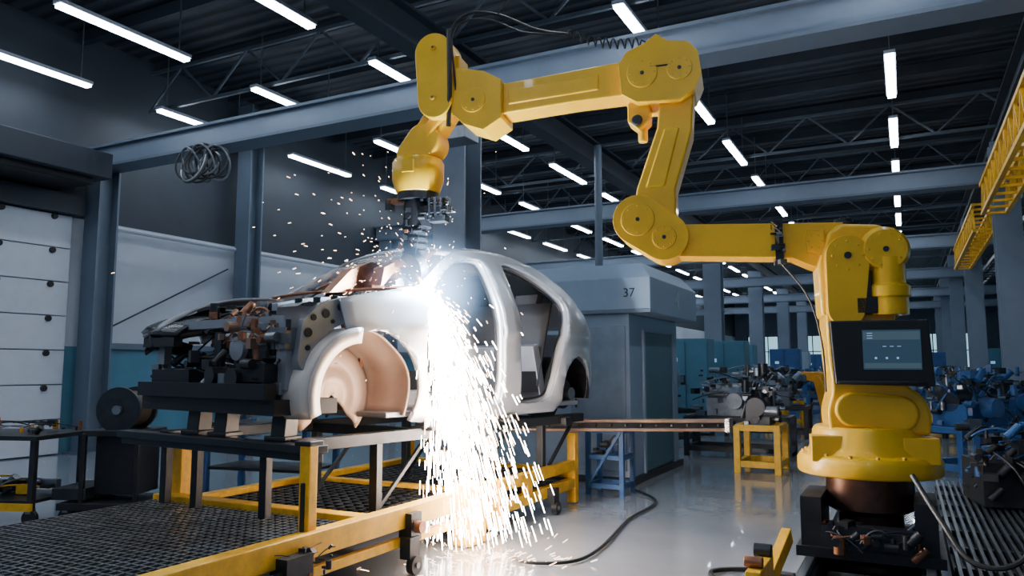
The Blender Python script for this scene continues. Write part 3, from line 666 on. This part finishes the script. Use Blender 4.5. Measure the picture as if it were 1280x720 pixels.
tme.name = 'number_marking'; tme.materials.clear(); tme.materials.append(BLK)
to = bpy.data.objects.new('number_marking', tme); C.objects.link(to); to.parent = BT; to.location = (.82, -1.104, 2.19); to.rotation_euler = (math.radians(90), 0, 0); to['label'] = 'black painted number 37'

# ------------------------------------------------------------------ LEFT CARTS
def wheel(b, x, y, r=.07):
    b.cyl((x, y-.02, r), (x, y+.02, r), r, m=BLK); b.box((x, y, r*1.9), (.05, .07, .05), STL)
T1 = empty('tool_cart', (-7.3, 4.15, 0), math.radians(20), 'dark steel tool cart loaded with small parts', 'cart')
b = B(DRK)
for x in (-.5, .5):
    for y in (-.3, .3): b.bar((x, y, .12), (x, y, .74), .05, .05); wheel(b, x, y)
b.box((0, 0, .75), (1.15, .75, .04)); b.box((0, 0, .2), (1.0, .6, .03)); b.obj('frame', T1, bevel=.005)
b = B(DRK); b.clutter((-.5, -.3, .78), (.5, .3, .86), 40, [DRK, STL, RUST_GLOW, BLK, ORG], .03, 2); b.obj('loose_parts', T1)
b = B(DRK); b.clutter((-.4, -.2, .22), (.4, .2, .34), 20, [DRK, STL, YELD, BLK], .05, 12); b.obj('stored_parts', T1)
b = B(YELD); b.bar((-.55, -.36, .17), (.55, -.36, .17), .04, .06); b.obj('front_rail', T1)
T2 = empty('reel_cart', (-6.3, 4.6, 0), math.radians(25), 'dark cart carrying a cable reel and boxes', 'cart')
b = B(DRK2)
b.box((0, 0, .16), (.85, .6, .06)); b.box((0, 0, .78), (.5, .5, .05)); b.box((0, .05, .5), (.4, .36, .52), DRK2); b.box((-.35, 0, .26), (.3, .5, .1), DRK)
for x in (-.36, .36):
    for y in (-.24, .24): wheel(b, x, y)
for x in (-.24, .24):
    for y in (-.24, .24): b.bar((x, y, .16), (x, y, .78), .04, .04)
b.obj('frame', T2, bevel=.006)
b = B(DRK); b.cyl((0, -.16, .98), (0, -.13, .98), .2, seg=32); b.cyl((0, .13, .98), (0, .16, .98), .2, seg=32, m=DRK); b.cyl((0, -.13, .98), (0, .13, .98), .16, seg=32, m=mat('reel_brown', (.08, .06, .05), .6)); b.cyl((0, -.19, .98), (0, .19, .98), .04, m=STL)
b.obj('cable_reel', T2, label='dark round cable reel')
T3 = empty('work_table', (-6.1, 6.2, 0), math.radians(10), 'dark steel work table with blue legs', 'table')
b = B(DRK)
for x in (-.6, .6):
    for y in (-.3, .3): b.bar((x, y, 0), (x, y, .74), .06, .06, BLUE)
b.box((0, 0, .76), (1.4, .8, .05)); b.box((0, 0, .3), (1.2, .6, .03), DRK2); b.obj('frame', T3, bevel=.005)
b = B(DRK); b.clutter((-.6, -.3, .79), (.6, .3, .9), 24, [DRK, STL, BLUE, RUST_GLOW], .04, 6); b.obj('loose_parts', T3)
b = B(RED); b.cyl((0, 0, 0), (0, 0, .95), .02, m=DRK); b.cyl((0, 0, 0), (0, 0, .03), .14, m=DRK); b.cyl((0, 0, .92), (0, 0, 1.0), .05, .06, m=RED); b.box((0, 0, .85), (.08, .06, .1), DRK)
b.obj('emergency_stop_post', loc=(-6.75, 7.6, 0), label='dark post with a red emergency stop button', cat='control post')

# ------------------------------------------------------------------ MID / BACKGROUND STATIONS
def station(name, loc, lab, frame, top, seed, w=1.1, rz=0.):
    e = empty(name, loc, rz, lab, 'machine station', 'engine assembly stations')
    b = B(frame)
    for x in (-w/2, w/2):
        for y in (-.35, .35): b.bar((x, y, 0), (x, y, .6), .08, .08)
    for z in (.12, .58):
        b.bar((-w/2, -.35, z), (w/2, -.35, z), .06, .08); b.bar((-w/2, .35, z), (w/2, .35, z), .06, .08); b.bar((-w/2, -.35, z), (-w/2, .35, z), .06, .08); b.bar((w/2, -.35, z), (w/2, .35, z), .06, .08)
    b.obj('frame', e, bevel=.006)
    b = B(STL); b.box((0, 0, .75), (w*.6, .5, .28), top[0]); b.cyl((-.3*w, 0, .95), (.3*w, 0, .95), .16, m=top[1]); b.lathe([(0, 0), (.2, 0), (.22, .3), (.14, .5), (.12, 1), (0, 1)], (0, 0, .85), (0, -.4, .85), 20, top[0])
    b.clutter((-w*.45, -.35, .62), (w*.45, .3, 1.35), 110, top+[top[0]], .05, seed); b.obj('engine_assembly', e)
    return e
G = mat('cast_aluminium', (.18, .23, .30), .4, .7, .3, 6)
s1 = station('engine_stand', (-2.35, 12.3, 0), 'grey engine assembly on a dark steel stand', DRK, [G, STL, DRK, DRK], 1, 1.5)
s2 = station('engine_stand', (-1.75, 10.6, 0), 'metal machine part on a yellow steel stand', YELD, [DRK, STL, G], 2, .5)
s3 = station('engine_stand', (1.5, 13.5, 0), 'blue machine unit packed with pipes', BLUE, [BLUE, DRK, STL], 3, 1.2)
for i, (x, y) in enumerate(((-2.5, 16.0), (-2.6, 19), (-2.6, 23), (-2.4, 28), (-2.6, 33), (-2.4, 38), (-5.0, 19.0), (-4.9, 22), (-5, 28.5), (-4.3, 14.0))):
    copy_tree((s1, s2, s3)[i % 3], (x, y, 0), math.radians(i*37), label=('engine assembly on steel stand beside the aisle'))
for i, (x, y) in enumerate(((2.4, 11), (.8, 17.8), (2.9, 16.5), (.8, 21), (.7, 25.9), (.8, 30), (3, 22.5), (.7, 36), (.7, 11.6), (3.4, 13.8))):
    copy_tree((s3, s1, s3, s2)[i % 4], (x, y, 0), math.radians(i*51), label=('machine unit on steel stand on the far side of the aisle'))
def cabinet(loc, m, lab, w=.9, h=1.9):
    e = empty('control_cabinet', loc, 0, lab, 'cabinet', 'control cabinets')
    b = B(m); b.box((0, 0, h/2+.05), (w, .6, h)); b.box((0, 0, .03), (w-.05, .55, .06), DRK); b.obj('body', e, bevel=.01)
    b = B(m); b.box((-w/4, -.31, h/2+.05), (w/2-.03, .02, h-.1)); b.box((w/4, -.31, h/2+.05), (w/2-.03, .02, h-.1)); b.box((.03, -.33, h/2), (.02, .03, .16), STL)
    b.box((-w/4, -.325, h*.8), (.12, .01, .08), SCRL); b.obj('door', e, bevel=.004)
    return e
c1 = cabinet((-4.0, 15.8, 0), TEAL, 'teal metal control cabinet'); c2 = cabinet((2.9, 19.6, 0), GRYB, 'grey-blue metal control cabinet'); c3 = cabinet((-3.4, 25.6, 0), BLUE, 'blue metal control cabinet')
for i, (x, y) in enumerate(((-3.6, 17.6), (-3.7, 31), (-3.5, 36), (2.6, 28), (2.9, 25.6), (.9, 33.5), (-3.9, 20.4), (.8, 42), (-3, 42), (-1.9, 48), (.5, 47), (3.6, 18.2), (4.6, 15.5))):
    copy_tree((c1, c2, c3)[i % 3], (x, y, 0))
def mini(loc, rz):
    e = empty('assembly_robot', loc, rz, 'small orange-yellow robot arm beside the aisle', 'industrial robot', 'aisle robots')
    b = B(ORG); b.cyl((0, 0, 0), (0, 0, .5), .2, .16); b.prism(capsule((0, .6), .16, (.2, 1.1), .1), -.1, .1); b.obj('lower_arm', e, bevel=.02)
    b = B(ORG); b.prism(capsule((.2, 1.15), .12, (.75, 1.2), .07), -.08, .08); b.cyl((.75, 0, 1.2), (.8, 0, .9), .04, m=DRK); b.obj('forearm', e, bevel=.02)
mini((-1.5, 17.5, 0), 2.5); mini((.6, 23.4, 0), .8); mini((-1.8, 26, 0), 2.2); mini((4.2, 12.0, 0), 1.5)
b = B(BEAM); b.cyl((-4.95, 13.1, 0), (-4.95, 13.1, 5.5), .07, seg=16); b.box((-4.95, 13.1, .01), (.3, .3, .02)); b.obj('support_post', label='slim grey round support post', cat='post')

# ------------------------------------------------------------------ RIGHT SIDE
b = B(DRK)
for k in range(34): b.bar((.22+k*.05, 4.2, .17), (.22+k*.05, 9.2, .17), .02, .04, STL)
for k in range(9): b.bar((.2, 4.25+k*.6, .13), (1.9, 4.25+k*.6, .13), .05, .05)
b.box((1.05, 6.7, .06), (1.7, 5.0, .1), DRK2); b.obj('slatted_platform', smooth=False, label='grey slatted metal walkway platform beside the robot', cat='platform')
PM = empty('machine_unit', (1.0, 7.9, .19), .2, 'dark machine full of cables and pipes on the slatted platform', 'machine')
b = B(DRK2); b.box((0, 0, .2), (1.1, .6, .36)); b.box((.1, 0, .46), (.7, .4, .2), DRK); b.clutter((-.6, -.35, .1), (.6, .2, .7), 170, [DRK, DRK2, BLK, BLK, DRK, BLUE], .04, 51); b.obj('housing', PM, bevel=.004)
b = B(BLK)
rn = random.Random(4)
for k in range(7):
    x = rn.uniform(-.5, .3); b.tube(cr3([(x, -.25, .4+rn.random()*.15), (x+.1, -.38, .35), (x+.2, -.45, .15), (x+.4, -.42, .02)]), .01)
b.obj('hose_bundle', PM)
b = B(BLK)
b.tube(cr3([(.0, 4.9, .75), (.12, 4.7, .55), (.25, 4.55, .38), (.45, 4.5, .42), (.62, 4.6, .7), (.75, 4.8, .8), (1.0, 5.2, .5), (1.1, 5.3, .2)]), .014)
b.obj('hose', label='black hose looping from the robot to the platform', cat='hose')
b = B(DRK); b.bar((.26, 3.9, .08), (.75, 4.5, .5), .1, .14, DRK2); b.bar((.26, 3.9, .02), (.5, 4.15, .02), .3, .04, DRK2); b.obj('ramp_brace', bevel=.01, label='dark steel angled brace at the platform edge', cat='brace')
b = B(YELD); b.bar((-.78, 4.3, .16), (-.78, 4.75, .16), .08, .22); b.bar((-.78, 4.75, .1), (-.72, 5.2, .3), .06, .1); b.cyl((-.84, 4.7, .3), (-.74, 4.7, .3), .04, m=DRK); b.cyl((-.84, 4.4, .3), (-.74, 4.4, .3), .03, m=RUST_GLOW); b.box((-.78, 4.5, .03), (.14, .6, .06), DRK)
b.obj('end_stop', bevel=.006, label='yellow end stop bracket beside the robot track', cat='bracket')
b = B(BLK); b.tube(cr3([(-2.55, 4.95, .02), (-2.35, 4.85, .02), (-2.1, 5.05, .02), (-2.1, 5.6, .02), (-2.25, 6.6, .02), (-2.3, 7.6, .02), (-2.75, 8.2, .03), (-3.0, 8.3, .1)], 8), .013, 8); b.obj('floor_cable', label='black power cable snaking over the concrete floor', cat='cable')
b = B(BLK); b.tube(cr3([(-.85, 4.95, .03), (-1.1, 5.0, .02), (-1.2, 5.2, .02), (-1.0, 5.35, .02), (-.7, 5.3, .03)], 8), .016, 8); b.obj('floor_cable', label='black cable loop lying by the robot track', cat='cable')
b = B(DRK); b.box((-5.0, 8.1, 4.3), (.5, .35, .16), STL); b.box((-5.0, 8.1, 4.42), (.3, .2, .1), DRK); b.bar((-5.0, 8.1, 4.45), (-5.0, 8.0, 4.59), .04, .04); b.obj('hanging_lamp_box', bevel=.01, label='grey box lamp hung from the crossbeam', cat='lamp')
b = B(BLK); rn = random.Random(8)
for k in range(14):
    a = rn.uniform(-.2, .2); rr = rn.uniform(.14, .26); ph = rn.uniform(0, 3)
    b.tube([(-8.9+a+rr*math.cos(t)*.8, 7.5+a*.5+.1*math.sin(t+ph), 4.3+rr*math.sin(t)*1.2) for t in [j*math.pi/10 for j in range(21)]], .016, m=[BLK, STL, DRK][k % 3])
b.bar((-8.9, 7.5, 4.4), (-8.9, 7.72, 4.6), .03, .03); b.obj('cable_coil', label='bundle of coiled cables hung from the crossbeam', cat='cable')

# ------------------------------------------------------------------ WELD ARC + SPARKS
A = V((-3.265, 4.93, 1.94))
AR = empty('welding_arc', A, 0, 'blinding blue-white welding arc at the windshield pillar', 'welding arc')
b = B(ARC); b.lathe([(0, 0), (.03, .3), (.035, .5), (.03, .7), (0, 1)], (0, 0, -.035), (0, 0, .035), 16); b.obj('arc_core', AR)
def glow(name, parent, rad, strength, col, power, scale=(1, 1, 1), loc=(0, 0, 0), rot=None):
    m = bpy.data.materials.new(name); m.use_nodes = True; nt = m.node_tree; nt.nodes.clear()
    o = nt.nodes.new('ShaderNodeOutputMaterial'); e = nt.nodes.new('ShaderNodeEmission'); tc = nt.nodes.new('ShaderNodeTexCoord')
    l = nt.nodes.new('ShaderNodeVectorMath'); l.operation = 'LENGTH'; nt.links.new(tc.outputs['Object'], l.inputs[0])
    mr = nt.nodes.new('ShaderNodeMapRange'); mr.inputs['From Min'].default_value = 0; mr.inputs['From Max'].default_value = 1; mr.inputs['To Min'].default_value = 1; mr.inputs['To Max'].default_value = 0
    nt.links.new(l.outputs['Value'], mr.inputs['Value'])
    p = nt.nodes.new('ShaderNodeMath'); p.operation = 'POWER'; p.inputs[1].default_value = power; nt.links.new(mr.outputs['Result'], p.inputs[0])
    q = nt.nodes.new('ShaderNodeMath'); q.operation = 'MULTIPLY'; q.inputs[1].default_value = strength; nt.links.new(p.outputs[0], q.inputs[0])
    e.inputs['Color'].default_value = (*col, 1); nt.links.new(q.outputs[0], e.inputs['Strength']); nt.links.new(e.outputs[0], o.inputs['Volume'])
    bm = bmesh.new(); bmesh.ops.create_icosphere(bm, subdivisions=3, radius=1); me = bpy.data.meshes.new(name); bm.to_mesh(me); bm.free(); me.materials.append(m)
    ob = bpy.data.objects.new(name, me); C.objects.link(ob); ob.parent = parent; ob.location = loc; ob.scale = [rad*k for k in scale]
    if rot is not None: ob.rotation_mode = 'QUATERNION'; ob.rotation_quaternion = rot
    return ob
Rv = V((.889, .459, 0)); Cv = V((.459, -.889, 0))
glow('arc_bloom', AR, .6, 32, (.38, .62, 1), 3.3)  # emissive volume added to imitate bloom around the arc
sd = (Rv*.36+Cv*.12+V((0, 0, -1.1)))
glow('spark_stream_glow', AR, .9, 24, (1, .90, .86), 1.9, (.27, .27, .9), Rv*.20+Cv*.06+V((0, 0, -.58)), V((0, 0, 1)).rotation_difference(-sd))
b = B(SPK); rn = random.Random(11); g = V((0, 0, -9.8))
for k in range(3900):
    main = k < 3500
    if main:
        v = Rv*rn.triangular(-.2, 2.3, .6)+Cv*rn.gauss(.25, .4)+V((0, 0, rn.gauss(-2.3, 1.0)))
        t = rn.uniform(.01, .46)
    else:
        v = Rv*rn.gauss(-1.2, 1.3)+Cv*rn.gauss(0, .8)+V((0, 0, rn.gauss(2.2, 1.3))); t = rn.uniform(.03, .42)
    dt = rn.uniform(.006, .024)*(1 if main else .35); p0 = A+v*t+.5*g*t*t; t2 = t+dt; p1 = A+v*t2+.5*g*t2*t2
    if p1.z < .03: continue
    r = rn.uniform(.0016, .0045); b.tube([p0, p1], r*(1 if main else .65), 3, SPK if (main and rn.random() < .85) else SPK2)
for k in range(160):
    a = rn.uniform(0, 6.28); q = abs(rn.gauss(0, .45)); p = V((-2.7+q*math.cos(a), 4.8+q*math.sin(a), .02)); d = V((math.cos(a), math.sin(a), rn.uniform(0, .6)))*rn.uniform(.02, .06)
    b.tube([p, p+d], .002, 3, SPK2)
b.obj('welding_sparks', smooth=False, label='shower of white-hot and orange welding sparks', cat='sparks', kind='stuff')
pl = bpy.data.lights.new('arc_light', 'POINT'); pl.energy = 230; pl.color = (.68, .84, 1); pl.shadow_soft_size = .05
po = bpy.data.objects.new('arc_light', pl); C.objects.link(po); po.location = A+V((.10, -.12, .12))
pl = bpy.data.lights.new('spark_light', 'POINT'); pl.energy = 60; pl.color = (1, .76, .58); pl.shadow_soft_size = .2
po = bpy.data.objects.new('spark_light', pl); C.objects.link(po); po.location = (-2.75, 4.65, 1.0)
